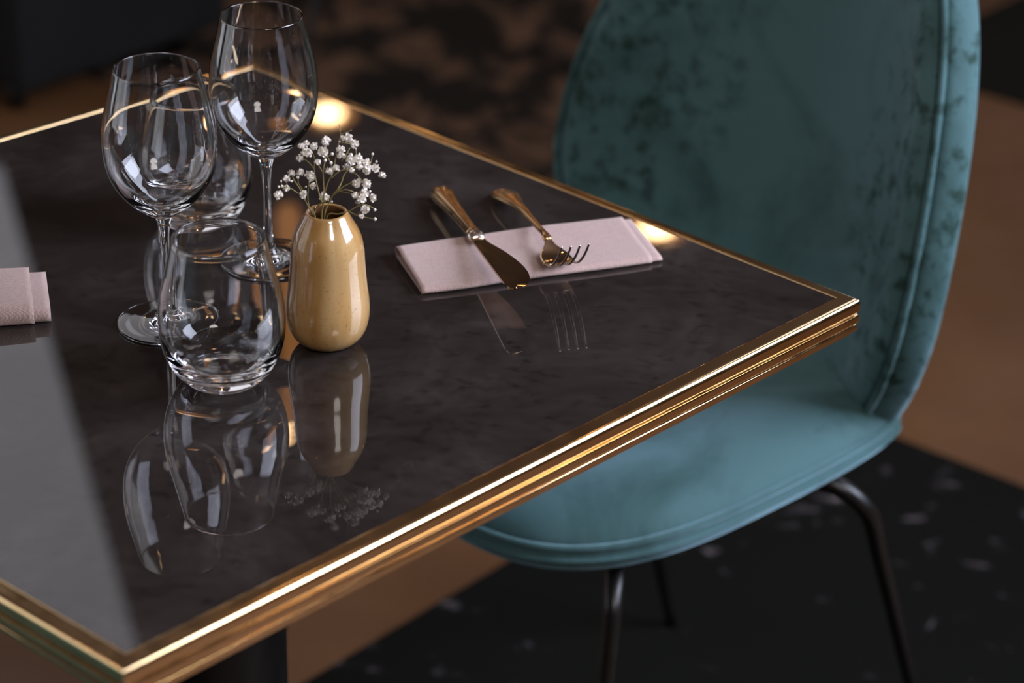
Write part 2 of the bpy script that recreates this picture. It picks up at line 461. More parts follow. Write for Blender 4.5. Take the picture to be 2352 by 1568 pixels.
# ------------------------------------------------------------------ glasses
mm = .001
def mmpts(L, n=5): return [(max(0.0, p.x) * mm, p.y * mm) for p in smooth_pts([(a, b) for a, b in L], n)]
def wine_glass(x, y, label, s=1.0):
    t = thing('wine_glass', label, 'wine glass', (x, y, ZT + .0002), 0, 'clear stemmed wine glasses')
    foot = [(0, 1.6), (20, .9), (33, .15), (36.2, .1), (37.2, .7), (37.3, 1.3), (36.6, 1.9), (32, 2.3), (24, 2.9), (15, 4.0), (9, 6.2), (6, 9.5), (4.4, 14)]
    stem = [(4.4, 14), (3.5, 22), (3.0, 34), (2.95, 50), (3.2, 64), (4.0, 75), (5.2, 81.5), (6.6, 85)]
    out = [(6.6, 85), (10.5, 87.6), (15.5, 91.0), (21.5, 96.0), (29, 104.0), (35.2, 114), (38.8, 125), (40.2, 137), (40.2, 148), (38.9, 160), (36.6, 171), (33.3, 184), (30.4, 196.4)]
    rim = [(30.45, 197.0), (30.25, 197.6), (29.8, 197.85), (29.3, 197.6), (29.1, 197.0), (29.25, 196.0)]
    inn = [(32.2, 184), (35.5, 171), (37.8, 160), (39.1, 148), (39.1, 137), (37.6, 125), (33.9, 115), (27.7, 106), (20, 99.2), (12, 95), (5, 93.2), (0, 92.8)]
    bm = bmesh.new(); lathe(bm, mmpts(foot)); obj('foot', bm, M_GLASS, t)
    bm = bmesh.new(); lathe(bm, mmpts(stem)); obj('stem', bm, M_GLASS, t)
    bm = bmesh.new(); lathe(bm, mmpts(out + rim + inn)); obj('bowl', bm, M_GLASS, t)
    fix_normals(t)
    return t
def fix_normals(t):
    # open shells that meet ring to ring: make every face point out of the glass
    for c_ in t.children:
        me = c_.data; bm = bmesh.new(); bm.from_mesh(me)
        if c_.name.startswith('foot'):
            f = min(bm.faces, key=lambda f: f.calc_center_median().z); bad = f.normal.z > 0
        elif c_.name.startswith('stem'):
            bm.faces.ensure_lookup_table(); f = bm.faces[len(bm.faces) // 2]; q = f.calc_center_median(); bad = f.normal.x * q.x + f.normal.y * q.y < 0
        else:
            f = min(bm.faces, key=lambda f: f.calc_center_median().z); q = f.calc_center_median(); bad = f.normal.z > 0
        if bad: bmesh.ops.reverse_faces(bm, faces=bm.faces)
        bm.to_mesh(me); bm.free()
def tumbler(x, y, label):
    out = [(0, 1.8), (12, 1.5), (19, .7), (22.5, .1), (24.5, .2), (27, 1.8), (30.4, 5.2), (34.6, 10.4), (38.2, 17), (41.2, 24.5), (43.3, 34), (44.1, 45.5), (43.6, 55), (42.0, 65), (39.7, 75), (37.4, 85), (35.2, 95), (33.2, 104), (32.4, 107.4)]
    rim = [(32.4, 108.1), (32.1, 108.6), (31.6, 108.75), (31.1, 108.5), (30.9, 107.8), (31.05, 106.9)]
    inn = [(32.0, 104), (34.0, 95), (36.2, 85), (38.5, 75), (40.8, 65), (42.3, 55), (42.7, 46), (41.9, 36), (39.4, 27), (35.0, 19.5), (28, 13.8), (19, 10.8), (9, 9.8), (0, 9.6)]
    bm = bmesh.new(); lathe(bm, mmpts(out + rim + inn))
    o = obj('tumbler', bm, M_GLASS); o.location = (x, y, ZT + .0002)
    return tag(o, label, 'drinking glass', 'clear stemless tumblers')
wine_glass(-.295, 1.7755, 'clear wine glass standing left of the front tumbler, the shorter-looking nearer one')
wine_glass(-.2344, 1.8862, 'clear wine glass at the back, its rim the highest of all, foot behind the vase')
tumbler(-.2443, 1.6913, 'clear stemless tumbler in front of everything, left of the yellow vase')
tumbler(-.2979, 1.9559, 'clear stemless tumbler standing behind the left wine glass')

# ------------------------------------------------------------------ vase
VX, VY = -.1766, 1.7508
vase = thing('bud_vase', 'small glossy ochre ceramic vase holding dried white flower sprigs', 'vase', (VX, VY, ZT + .0002))
vo = [(0, .6), (9, .3), (13, .0), (16.5, .7), (21, 3.2), (25.4, 8), (28.2, 14), (29.6, 21), (29.9, 29), (29.2, 38), (28.1, 47), (27.1, 57), (26.5, 66), (26.0, 74), (24.9, 81), (22.6, 88), (19.4, 94), (16.8, 98.8), (15.3, 101.6), (14.4, 102.6), (13.4, 102.8), (12.5, 102.2)]
vi = [(12.5, 102.2), (12.1, 100.5), (13.0, 97), (16, 92), (19.5, 86), (22, 76), (23, 62), (24, 45), (25, 25), (20, 9), (0, 6)]
def vw(z, a):
    zz = z / mm; k = .55 * math.sin(zz / 34.0 - .9); return (k * mm, .25 * math.sin(zz / 20) * mm)
bm = bmesh.new(); lathe(bm, mmpts(vo), 80, wob=vw); obj('body', bm, M_CER, vase, recalc=True)
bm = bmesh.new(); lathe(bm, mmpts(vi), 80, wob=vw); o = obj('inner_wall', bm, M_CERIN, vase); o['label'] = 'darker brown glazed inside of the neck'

# ------------------------------------------------------------------ dried flower sprigs
M_PETAL = mat('dried_petal', (.80, .72, .62), .8, Subsurface_Weight=.0, Sheen_Weight=.2); n = NT(M_PETAL)
n.set('Base Color', n.ramp(n.noise(500, 3), [(.28, (.66, .52, .38)), (.42, (.90, .84, .76)), (.7, (.96, .93, .89))]))
M_STEM = mat('dried_stem', (.25, .20, .06), .6); n = NT(M_STEM)
n.set('Base Color', n.ramp(n.noise(120), [(.3, (.22, .17, .045)), (.7, (.42, .34, .14))]))
def blossom_mesh(seed):
    rnd = random.Random(seed); bm = bmesh.new()
    bmesh.ops.create_icosphere(bm, subdivisions=2, radius=.52)
    for k in range(46):
        z = rnd.uniform(-.75, 1); a = rnd.uniform(0, 2 * math.pi); q = math.sqrt(1 - z * z)
        nrm = Vector((q * math.cos(a), q * math.sin(a), z)); t = nrm.cross(Vector((rnd.uniform(-1, 1), rnd.uniform(-1, 1), rnd.uniform(-1, 1)))).normalized(); s = nrm.cross(t)
        L = rnd.uniform(.5, .72); W_ = rnd.uniform(.2, .32); base = nrm * .38; R_ = rnd.uniform(.78, 1.12)
        tilt = t * rnd.uniform(.1, .55)
        rows = []
        for i in range(4):
            f = i / 3; wd = W_ * math.sin(math.pi * (.18 + .66 * f)); c_ = base.lerp(nrm * R_ * .9 + tilt * .6, f) + tilt * f * f * .25
            rows.append([bm.verts.new(c_ + s * wd * j + nrm * (.06 * abs(j))) for j in (-1, 0, 1)])
        for i in range(3):
            for j in range(2): bm.faces.new((rows[i][j], rows[i][j + 1], rows[i + 1][j + 1], rows[i + 1][j]))
    me = bpy.data.meshes.new('blossom'); bm.to_mesh(me); bm.free(); me.materials.append(M_PETAL); return me
def bud_mesh():
    bm = bmesh.new(); lathe(bm, [(0, -1), (.35, -.9), (.75, -.55), (1, 0), (.85, .55), (.4, .92), (0, 1.05)], 10)
    me = bpy.data.meshes.new('bud'); bm.to_mesh(me); bm.free(); me.materials.append(M_PETAL)
    for p in me.polygons: p.use_smooth = True
    return me
BLO = [blossom_mesh(i) for i in range(5)]; BUD = bud_mesh()
def zp(zx, zy, dy):
    """point near the vase: position read in the close-up of the bouquet, dy = depth in mm behind the vase axis"""
    return aty(600 + zx / 6.72, 280 + zy / 6.72, VY + dy * mm)
def sprig(label, paths, flowers, buds):
    t = thing('flower_sprig', label, 'dried flower sprig', (VX, VY, ZT + .03), 0, 'sprigs of dried white flowers in the vase')
    O = Vector((VX, VY, ZT + .03)); bm = bmesh.new(); nodes = []
    for pi_, path in enumerate(paths):
        pts = [zp(*p) - O for p in path[0]]
        if path[1] == 0:   # main stem: root it inside the vase
            pts = [Vector((pts[0].x * .55, pts[0].y * .5, pts[0].z - .030))] + pts
        sm = smooth_pts(pts, 5)
        r0, r1 = path[2], path[3]; N_ = len(sm)
        tube(bm, sm, [r0 + (r1 - r0) * i / (N_ - 1) for i in range(N_)], 6)
        nodes += [q for q in sm[(8 if path[1] == 0 else 0):]]
    def twig(P):
        cand = [q for q in nodes if q.z < P.z + .004] or nodes
        q = min(cand, key=lambda q: (q - P).length)
        mid = q.lerp(P, .5) + Vector((random.uniform(-1, 1), random.uniform(-1, 1), random.uniform(-1.2, .2))) * .0006
        tube(bm, [q, mid, P], [.00026, .0002, .00018], 5)
    fl = []
    for (zx, zy, r, dy) in flowers:
        P = zp(zx, zy, dy) - O; twig(P); fl.append((P, r / 6.72 / 3150 * 1.0))
    bl = []
    for (zx, zy, r, dy) in buds:
        P = zp(zx, zy, dy) - O; twig(P); bl.append((P, r / 6.72 / 3150))
    obj('stem', bm, M_STEM, t)
    for P, r in fl:
        o = bpy.data.objects.new('blossom', random.choice(BLO)); COL.objects.link(o); o.parent = t
        o.location = P; o.scale = (r * 1.16, r * 1.16, r * 1.16); o.rotation_euler = (random.uniform(-.7, .7), random.uniform(-.7, .7), random.uniform(0, 6.28))
    for P, r in bl:
        o = bpy.data.objects.new('bud', BUD); COL.objects.link(o); o.parent = t
        o.location = P; o.scale = (r * .9, r * .9, r); o.rotation_euler = (random.uniform(-.5, .5), random.uniform(-.5, .5), 0)
TH, TN = .00055, .0003
sprig('sprig of dried white flowers leaning furthest left, low over the vase rim',
      [([(830, 1450, 2), (740, 1330, 0), (650, 1170, -3), (560, 1095, -5), (430, 1010, -8), (350, 1000, -10)], 0, TH, TN),
       ([(650, 1170, -3), (600, 1040, -3), (530, 930, -2), (475, 830, 0)], 1, .0004, TN),
       ([(640, 1150, -3), (620, 1020, 2), (570, 930, 4), (590, 800, 6)], 1, .0004, TN),
       ([(800, 1440, 4), (720, 1210, 6), (735, 930, 8), (740, 850, 8)], 1, .0004, TN)],
      [(470, 795, 52, 0), (600, 780, 52, 6), (740, 835, 78, 8), (395, 880, 52, -6), (390, 1020, 48, -8), (262, 1130, 64, -12), (650, 1115, 58, -8), (800, 990, 48, 6)],
      [(305, 915, 18, -8), (270, 1000, 20, -12), (320, 990, 20, -10), (565, 855, 26, 4), (690, 1000, 16, 2), (470, 915, 20, -4)])
sprig('sprig of dried white flowers rising left of centre to the upper left cluster',
      [([(925, 1460, -2), (950, 1290, -2), (900, 1130, 0), (845, 900, 4), (815, 720, 6), (830, 590, 8), (785, 480, 9), (720, 420, 10)], 0, TH, TN),
       ([(815, 720, 6), (740, 630, 4), (660, 570, 2)], 1, .00035, TN)],
      [(615, 378, 48, 8), (695, 345, 52, 12), (708, 485, 76, 8), (600, 560, 52, 2), (815, 372, 56, 12)], [])
sprig('sprig of dried white flowers standing upright in the middle, paired heads on top',
      [([(935, 1470, -4), (968, 1200, -4), (958, 790, -2), (985, 600, 0), (1000, 480, 2), (1000, 380, 2)], 0, TH, TN),
       ([(955, 790, -2), (910, 710, -4), (870, 650, -6)], 1, .0004, TN),
       ([(1010, 510, 2), (1060, 610, 0), (1110, 760, -2)], 1, .00032, .00026)],
      [(998, 302, 66, 2), (945, 455, 72, 2), (868, 622, 44, -7), (965, 1160, 74, 9), (1045, 768, 60, -3), (1158, 715, 50, 0)],
      [(1095, 495, 27, 3), (988, 592, 26, -2), (1078, 632, 26, 0), (1090, 1230, 18, 4)])
sprig('tallest sprig of dried white flowers with a bare forked tip',
      [([(820, 1430, 8), (940, 1220, 6), (1030, 930, 4), (1100, 800, 4), (1130, 660, 6), (1180, 400, 8), (1222, 200, 8), (1200, 40, 8)], 0, TH, .00022),
       ([(1222, 200, 8), (1300, 160, 8), (1398, 125, 8)], 1, .0003, .0002),
       ([(1080, 870, 4), (1210, 760, 6), (1360, 720, 8), (1500, 670, 10)], 1, .0004, TN),
       ([(1300, 735, 6), (1440, 790, 5), (1500, 840, 4), (1560, 910, 2)], 1, .0004, TN)],
      [(1325, 255, 82, 10), (1442, 345, 62, 12), (1228, 425, 60, 6), (1240, 515, 58, 4), (1320, 700, 52, 10), (1475, 945, 66, 2), (1615, 960, 70, 0)],
      [(1210, 300, 16, 8), (1515, 495, 20, 14), (1460, 410, 16, 12)])
sprig('sprig of dried white flowers fanning out to the right above the rim',
      [([(975, 1470, -6), (1080, 1180, -6), (1180, 1040, -8), (1240, 930, -6), (1290, 800, -4), (1420, 700, 0), (1600, 690, 2), (1760, 730, 4), (1850, 790, 5)], 0, TH, TN),
       ([(970, 1250, -5), (1090, 1150, -8), (1200, 1070, -12), (1290, 1045, -14), (1380, 1060, -14), (1450, 1095, -14)], 1, .0004, TN),
       ([(1170, 1060, -8), (1300, 980, -9), (1420, 925, -10)], 1, .0004, TN),
       ([(1240, 600, 2), (1300, 520, 2), (1370, 400, 4)], 1, .0003, TN)],
      [(1385, 600, 74, 2), (1495, 575, 66, 4), (1520, 690, 48, 0), (1625, 638, 66, 6), (1645, 735, 72, 2), (1755, 712, 60, 4), (1868, 820, 52, 5),
       (1455, 1140, 52, -14), (1590, 1105, 62, -12), (1550, 1190, 66, -16), (1720, 1172, 56, -10), (1400, 745, 40, -4)],
      [(1720, 495, 22, 8), (1778, 612, 20, 6), (1680, 1072, 20, -12), (1385, 510, 30, 4)])
sprig('lowest sprig of dried white flowers drooping over the right side of the vase rim',
      [([(1010, 1470, -6), (1200, 1420, -12), (1350, 1380, -14), (1450, 1320, -15), (1550, 1272, -16), (1580, 1230, -16)], 0, TH, TN),
       ([(1350, 1380, -14), (1480, 1442, -18), (1600, 1470, -20), (1750, 1500, -22)], 1, .0004, .00025),
       ([(1550, 1272, -16), (1640, 1285, -16), (1750, 1340, -16)], 1, .0003, .00025),
       ([(1480, 1442, -18), (1560, 1350, -18)], 1, .0003, .00025)],
      [(1605, 1348, 62, -18), (1550, 1452, 36, -20), (1485, 1235, 30, -14)],
      [(1755, 1357, 24, -16), (1758, 1500, 26, -22)])

# ------------------------------------------------------------------ folded napkins
def napkin(label, origin, udir, L, D, hf, hb, ends, seed, group='folded pink linen napkins'):
    """origin = front left corner on the table, udir = along the length; profile is a flat roll of cloth"""
    u = Vector((udir[0], udir[1], 0)).normalized(); v_ = Vector((-u.y, u.x, 0)); rnd = random.Random(seed)
    th = .0011
    # cross section (v, z) in mm, from the hidden inner end outwards
    D_ = D * 1000; hf *= 1000; hb *= 1000
    sec = [(D_ - 16, hb * .50), (D_ * .5, (hf + hb) * .27), (12, hf * .62), (6, hf * .55), (4.5, hf * .38), (8, hf * .25 + .6), (D_ * .5, 2.6), (D_ - 9, 2.6),
           (D_ - 4.2, 3.6), (D_ - 3.0, hb * .45), (D_ - 4.2, hb * .72), (D_ - 10, hb * .78), (D_ * .5, (hf + hb) * .42), (9, hf * .86),
           (3, hf * .80), (0.8, hf * .45), (3.0, 1.0), (10, .7), (D_ * .5, .7), (D_ - 6, .7), (D_ - 1.5, 1.5), (D_ - .2, hb * .38), (D_ - .6, hb * .78), (D_ - 3.5, hb),
           (D_ - 10, hb + .4), (D_ * .55, (hf + hb) * .53), (10, hf + 1.2), (2.5, hf + .5), (-.4, hf * .55), (1.0, .75)]
    path = smooth_pts([(a, max(.7, b)) for a, b in sec], 4)
    NU = 44; bm = bmesh.new(); G = []
    n_ = len(path)
    for i, p in enumerate(path):
        f = i / (n_ - 1); e0, e1 = ends(f, p.x / D_)
        row = []
        for j in range(NU + 1):
            g = j / NU; uu = (e0 + (L + e1 - e0) * g)
            q = Vector((uu * 16, p.x * .03 + f * 2, seed))
            dz = noise.noise(q) * .0012 * min(1, p.y / 5); dv = noise.noise(q + Vector((9, 3, 1))) * .0014
            bow = math.sin(g * math.pi) * .0006 * (p.y / max(hb, 1))
            P = u * uu + v_ * (p.x * mm + dv) + Vector((0, 0, p.y * mm + max(0, dz) + bow))
            row.append(bm.verts.new(P))
        G.append(row)
    for i in range(n_ - 1):
        for j in range(NU): bm.faces.new((G[i][j], G[i][j + 1], G[i + 1][j + 1], G[i + 1][j]))
    o = obj('napkin', bm, M_LINEN)
    o.location = (origin[0], origin[1], ZT + .0003)
    md = o.modifiers.new('thickness', 'SOLIDIFY'); md.thickness = th; md.offset = 0
    return tag(o, label, 'napkin', group)
def ends1(f, vv):
    inner = 1 - f
    return (.016 if f < .55 else .0006 * math.sin(f * 11), (.008 * (1 if f < .62 else 0) - .001 * math.sin(f * 7)) - .000)
NLf, NRf = Vector((-.1142, 1.8317, 0)), Vector((.0600, 1.8970, 0))
nap = napkin('long pink linen napkin lying under the knife and fork', NLf, NRf - NLf, .184, .072, .0045, .0090, ends1, 1)
def ends2(f, vv):
    return (0, -.010 if f > .72 else (.002 if f > .35 else -.001))
pA, pB = at(112, 744, ZT), at(0, 753, ZT); ud = (pA - pB).normalized()
L2 = .19
napkin('pink linen napkin at the left border of the table, only its folded end showing', pA - ud * L2, ud, L2, .066, .0135, .0165, ends2, 5)

# ------------------------------------------------------------------ knife
def frame(o, X, Yv, Z):
    return Matrix(((X.x, Yv.x, Z.x, o.x), (X.y, Yv.y, Z.y, o.y), (X.z, Yv.z, Z.z, o.z), (0, 0, 0, 1)))
H = at(1008, 437, ZT + .0068); T_ = at(1188, 663, ZT + .0265)
kd = (T_ - H); KL = kd.length; kx = kd.normalized(); ky = Vector((0, 0, 1)).cross(kx).normalized(); kz = kx.cross(ky)
knife = thing('table_knife', 'brass-toned table knife with a broad round-tipped blade, resting across the napkin', 'knife')
knife.matrix_world = frame(H, kx, ky, kz)
def sweep(bm, secs, seg=16, cap=True):
    """secs: (s, yc, zc, half width, half height, squareness)"""
    rings = []
    for s, yc, zc, hw, hh, sq in secs:
        ring = []
        for k in range(seg):
            a = 2 * math.pi * k / seg; ca, sa = math.cos(a), math.sin(a)
            ring.append(bm.verts.new((s, yc + hw * math.copysign(abs(ca) ** (2 / sq), ca), zc + hh * math.copysign(abs(sa) ** (2 / sq), sa))))
        rings.append(ring)
    for A, B in zip(rings[:-1], rings[1:]):
        for k in range(seg): bm.faces.new((A[k], A[(k + 1) % seg], B[(k + 1) % seg], B[k]))
    if cap: bm.faces.new(rings[0][::-1]); bm.faces.new(rings[-1])
    return bm
HB = .094 * KL / .2        # bolster position
hs = smooth_pts([(0, .0030, .0022), (.002, .0068, .0040), (.008, .0088, .0052), (.018, .0088, .0054), (.034, .0074, .0050), (.055, .0060, .0045), (.074, .0052, .0042), (HB - .006, .0048, .0042), (HB - .003, .0054, .0046), (HB, .0050, .0042)], 4)
bm = bmesh.new(); sweep(bm, [(p.x, 0, 0, p.y, p.z, 2.6) for p in hs]); obj('handle', bm, M_KNIFE, knife)
bm = bmesh.new(); sweep(bm, [(HB, 0, 0, .0050, .0042, 2.2), (HB + .0015, 0, 0, .0062, .0050, 2.2), (HB + .005, 0, 0, .0066, .0050, 2.2), (HB + .009, 0, 0, .0062, .0036, 2.2), (HB + .011, 0, 0, .0052, .0016, 2.2)], 20)
o = obj('bolster', bm, M_STEEL, knife); o['label'] = 'bright polished bolster'
bm = bmesh.new()
BL = KL - HB - .0105
right = smooth_pts([(0, .0052), (.10, .0066), (.25, .0112), (.42, .0150), (.6, .0172), (.76, .0166), (.9, .0124), (.97, .0066), (1.0, .0)], 5)
left = [(f / 20, -.0052 - .0012 * math.sin(f / 20 * 1.2)) for f in range(21)]
rows = []
for i in range(41):
    f = i / 40
    yr = None
    for a, b_ in zip(right[:-1], right[1:]):
        if a.x <= f <= b_.x + 1e-9:
            yr = a.y + (b_.y - a.y) * (f - a.x) / max(1e-9, b_.x - a.x)
    if yr is None: yr = right[-1].y
    yl = -.0052 - .0014 * f
    if f > .93: yl += ((f - .93) / .07) ** 2 * .004
    yl = min(yl, yr - .0006)
    rows.append((HB + .0105 + f * BL, yl, yr))
V = []
for s, yl, yr in rows:
    V.append([bm.verts.new((s, yl, .0009)), bm.verts.new((s, (yl + yr) / 2, .0008)), bm.verts.new((s, yr, .0001)), bm.verts.new((s, (yl + yr) / 2, -.0008)), bm.verts.new((s, yl, -.0009))])
for A, B in zip(V[:-1], V[1:]):
    for k in range(5): bm.faces.new((A[k], A[(k + 1) % 5], B[(k + 1) % 5], B[k]))
bm.faces.new(V[0]); bm.faces.new(V[-1][::-1])
o = obj('blade', bm, M_BLADE, knife, smooth=False)

# ------------------------------------------------------------------ fork
FA = at(1148, 438, ZT + .0045); FB = at(1250, 536, ZT + .0195)
fk = (FB - FA); fx = Vector((fk.x, fk.y, 0)).normalized(); fy = Vector((0, 0, 1)).cross(fx).normalized(); fz = Vector((0, 0, 1))
fork = thing('dinner_fork', 'brass-toned dinner fork with four upturned tines, right of the knife', 'fork')
fork.matrix_world = frame(FA, fx, fy, fz)
hl = Vector((fk.x, fk.y, 0)).length; rise = fk.z
def fsec(L): return smooth_pts(L, 4)
bm = bmesh.new()
S_ = fsec([(0, 0, .0025, .0014), (.003, .0005, .0075, .0022), (.011, .0013, .0104, .0026), (.022, .0026, .0098, .0028), (.040, rise * .42, .0068, .0025), (.062, rise * .62, .0042, .0022), (hl - .012, rise * .93, .0027, .0020), (hl, rise, .0027, .0022), (hl + .006, rise - .0002, .0036, .0026), (hl + .010, rise - .001, .0030, .0020)]) if False else None
hpts = [(0, 0.0, .0025, .0014), (.003, .0005, .0075, .0022), (.011, .0015, .0104, .0026), (.022, rise * .27, .0098, .0028), (.040, rise * .47, .0068, .0025), (.062, rise * .70, .0042, .0022), (hl - .012, rise * .93, .0027, .0020), (hl, rise, .0028, .0022), (hl + .006, rise - .0004, .0037, .0026), (hl + .010, rise - .0012, .0030, .0018)]
hp = []
for k in range(len(hpts) - 1):
    a, b_ = hpts[k], hpts[k + 1]
xs = smooth_pts([(p[0], p[1], p[2]) for p in hpts], 4); hh_ = smooth_pts([(p[0], p[3]) for p in hpts], 4)
sweep(bm, [(a.x, 0, a.y, a.z, b_.y, 2.2) for a, b_ in zip(xs, hh_)]); obj('handle', bm, M_KNIFE, fork)
# head: curved plate from the neck to the tine roots
h0 = hl + .009
FORK_W = .0118
hd = smooth_pts([(h0, rise - .0012, .0026), (h0 + .005, rise - .0040, .0042), (h0 + .010, rise - .0068, .0082), (h0 + .015, rise - .0084, .0112), (h0 + .022, rise - .0090, FORK_W + .0004), (h0 + .030, rise - .0084, FORK_W + .0002)], 4)
bm = bmesh.new(); G = []
for p in hd:
    row_t = []; row_b = []
    for j in range(9):
        g = -1 + j / 4; cup = .0012 * g * g * min(1, p.z / FORK_W)
        row_t.append(bm.verts.new((p.x, g * p.z, p.y + cup + .0008))); row_b.append(bm.verts.new((p.x, g * p.z, p.y + cup - .0008)))
    G.append(row_t + row_b[::-1])
for A, B in zip(G[:-1], G[1:]):
    for k in range(18): bm.faces.new((A[k], A[(k + 1) % 18], B[(k + 1) % 18], B[k]))
bm.faces.new(G[0][::-1]); bm.faces.new(G[-1])
head = obj('head', bm, M_BLADE, fork)
hx, hz = hd[-1].x, hd[-1].y
for k in range(4):
    yy = -FORK_W + .0017 + k * (2 * FORK_W - .0034) / 3; g = yy / FORK_W; cup = .0012 * g * g
    pts = smooth_pts([(hx - .002, hz + cup), (hx + .006, hz + .0022 + cup), (hx + .014, hz + .0062 + cup * .8), (hx + .022, hz + .0128 + cup * .6), (hx + .030, hz + .0215 + cup * .5), (hx + .037, hz + .0315 + cup * .4)], 4)
    bm = bmesh.new(); N_ = len(pts)
    sweep(bm, [(p.x, yy * (1 + .04 * i / N_), p.y, .0014 - .0006 * (i / N_) ** 2, .0010 - .0004 * i / N_, 2.4) for i, p in enumerate(pts)], 10)
    obj('tine', bm, M_STEEL, head)

# ------------------------------------------------------------------ velvet chair
CH = dict(x=.0545, y=2.2344, ph=-.8886, W=.2636, zc=.6053, zt=.9102, zb=.4535, lean=.1919, cv=1.4491, yb=.1975, kb=.2446, ne=2.5504, Ws=.222, Lf=.2544, ns=3.0693, zs=.4469, rise=.0225)
def chair(label, x, y, rz, velvet_mat, group):
    c_ = CH
    t = thing('velvet_chair', label, 'chair', (x, y, .0062), rz, group)
    # ---- backrest
    out = []
    NB, NTt = 26, 34
    zl = [c_['zb'] + (c_['zc'] - c_['zb']) * i / NB for i in range(NB)]
    right_ = [(c_['W'] * (1 - c_['kb'] * ((c_['zc'] - z) / (c_['zc'] - c_['zb'])) ** 2), z) for z in zl]
    for i in range(NTt + 1):
        a = math.pi / 2 * i / NTt
        right_.append((c_['W'] * abs(math.cos(a)) ** (2 / c_['ne']), c_['zc'] + (c_['zt'] - c_['zc']) * math.sin(a)))
    right_ = right_[:-1] + [(0.0, c_['zt'])]
    left_ = [(-x_, z_) for x_, z_ in right_[:-1]][::-1]
    nb = 13; wb = right_[0][0]
    bottom = [(-wb + 2 * wb * k / nb, c_['zb'] - .012 * math.sin(math.pi * k / nb)) for k in range(1, nb)]
    loop = right_ + left_ + bottom
    # round the lower corners
    for _ in range(2):
        L_ = len(loop)
        for idx in (0, L_ - nb, L_ - 1, 1, L_ - nb - 1, L_ - nb + 1):
            i = idx % L_; a, b_, d_ = loop[i - 1], loop[i], loop[(i + 1) % L_]
            loop[i] = ((a[0] + 2 * b_[0] + d_[0]) / 4, (a[1] + 2 * b_[1] + d_[1]) / 4)
    L_ = len(loop); cxx, czz = 0.0, .66
    nrm = []
    for i in range(L_):
        a, b_ = Vector(loop[i - 1]), Vector(loop[(i + 1) % L_]); d_ = (b_ - a).normalized(); nrm.append(Vector((-d_.y, d_.x)))   # inward
    def surf(px, pz, off):
        Yc = c_['yb'] + c_['lean'] * (pz - .45) - c_['cv'] * px * px
        N_ = Vector((2 * c_['cv'] * px, 1, -c_['lean'])).normalized()
        return Vector((px, Yc, pz)) + N_ * off
    def ringpt(i, d_):
        p = Vector(loop[i]); q = p + nrm[i] * d_; return q
    front = [(.004, -.033), (.0055, -.0365), (.008, -.043), (.014, -.049), (.022, -.051), (.038, -.050), (.060, -.045)]
    back_ = [(.004, -.033), (.0008, -.0305), (-.0012, -.025), (-.0012, -.014), (0.0, -.007), (.004, -.002), (.012, .001), (.03, .002), (.055, .001)]
    def shell(prof_, inner_off, name, m_):
        bm = bmesh.new(); rows = []
        for d_, off in prof_:
            rows.append([bm.verts.new(surf(*ringpt(i, d_), off)) for i in range(L_)])
        last = [ringpt(i, prof_[-1][0]) for i in range(L_)]
        for f in (.82, .62, .42, .22):
            rr = []
            for i in range(L_):
                q = Vector((cxx + (last[i].x - cxx) * f, czz + (last[i].y - czz) * f)); rr.append(bm.verts.new(surf(q.x, q.y, prof_[-1][1] + (inner_off - prof_[-1][1]) * (1 - f))))
            rows.append(rr)
        cv_ = bm.verts.new(surf(cxx, czz, inner_off))
        for A, B in zip(rows[:-1], rows[1:]):
            for k in range(L_): bm.faces.new((A[k], A[(k + 1) % L_], B[(k + 1) % L_], B[k]))
        for k in range(L_): bm.faces.new((rows[-1][k], rows[-1][(k + 1) % L_], cv_))
        o = obj(name, bm, m_, t); md = o.modifiers.new('smooth', 'SUBSURF'); md.levels = 1; md.render_levels = 1
        return o
    bk = shell(front, -.038, 'backrest', velvet_mat)
    shell(back_, .002, 'backrest_shell', velvet_mat)
    def piping(fn, name, n_, parent, r=.0032):
        bm = bmesh.new(); pts = [fn(i) for i in range(n_)]
        ringsP = []
        for i, p in enumerate(pts):
            tg = (pts[(i + 1) % n_] - pts[i - 1]).normalized(); s = tg.cross(Vector((0, .3, 1))).normalized(); u_ = s.cross(tg)
            ringsP.append([bm.verts.new(p + (s * math.cos(k * math.pi / 3) + u_ * math.sin(k * math.pi / 3)) * r) for k in range(6)])
        for i in range(n_):
            A, B = ringsP[i], ringsP[(i + 1) % n_]
            for k in range(6): bm.faces.new((A[k], A[(k + 1) % 6], B[(k + 1) % 6], B[k]))
        return obj(name, bm, velvet_mat, parent)
    piping(lambda i: surf(*ringpt(i, .0010), -.0355), 'piping', L_, bk, .0036)
    # ---- seat
    Ws, Lf, ns = c_['Ws'], c_['Lf'], c_['ns']; M_ = 110; lp = []
    for k in range(M_):
        a = 2 * math.pi * k / M_; ca, sa = math.cos(a), math.sin(a)
        X_ = Ws * math.copysign(abs(ca) ** (2 / ns), ca); Y_ = Lf * math.copysign(abs(sa) ** (2 / ns), sa)
        lim = c_['yb'] - c_['cv'] * X_ * X_ + .004
        if Y_ > 0: Y_ = min(Y_, lim)
        lp.append((X_, Y_))
    for _ in range(3):
        lp = [((lp[i - 1][0] + 2 * lp[i][0] + lp[(i + 1) % M_][0]) / 4, (lp[i - 1][1] + 2 * lp[i][1] + lp[(i + 1) % M_][1]) / 4) if lp[i][1] > .06 else lp[i] for i in range(M_)]
    nr = []
    for i in range(M_):
        a, b_ = Vector(lp[i - 1]), Vector(lp[(i + 1) % M_]); d_ = (b_ - a).normalized(); nr.append(Vector((-d_.y, d_.x)))
    def sz(Y_): return c_['zs'] + c_['rise'] * max(-1, min(1, Y_ / Lf))
    def spt(i, d_, off):
        q = Vector(lp[i]) + nr[i] * d_; return Vector((q.x, q.y, sz(q.y) + off))
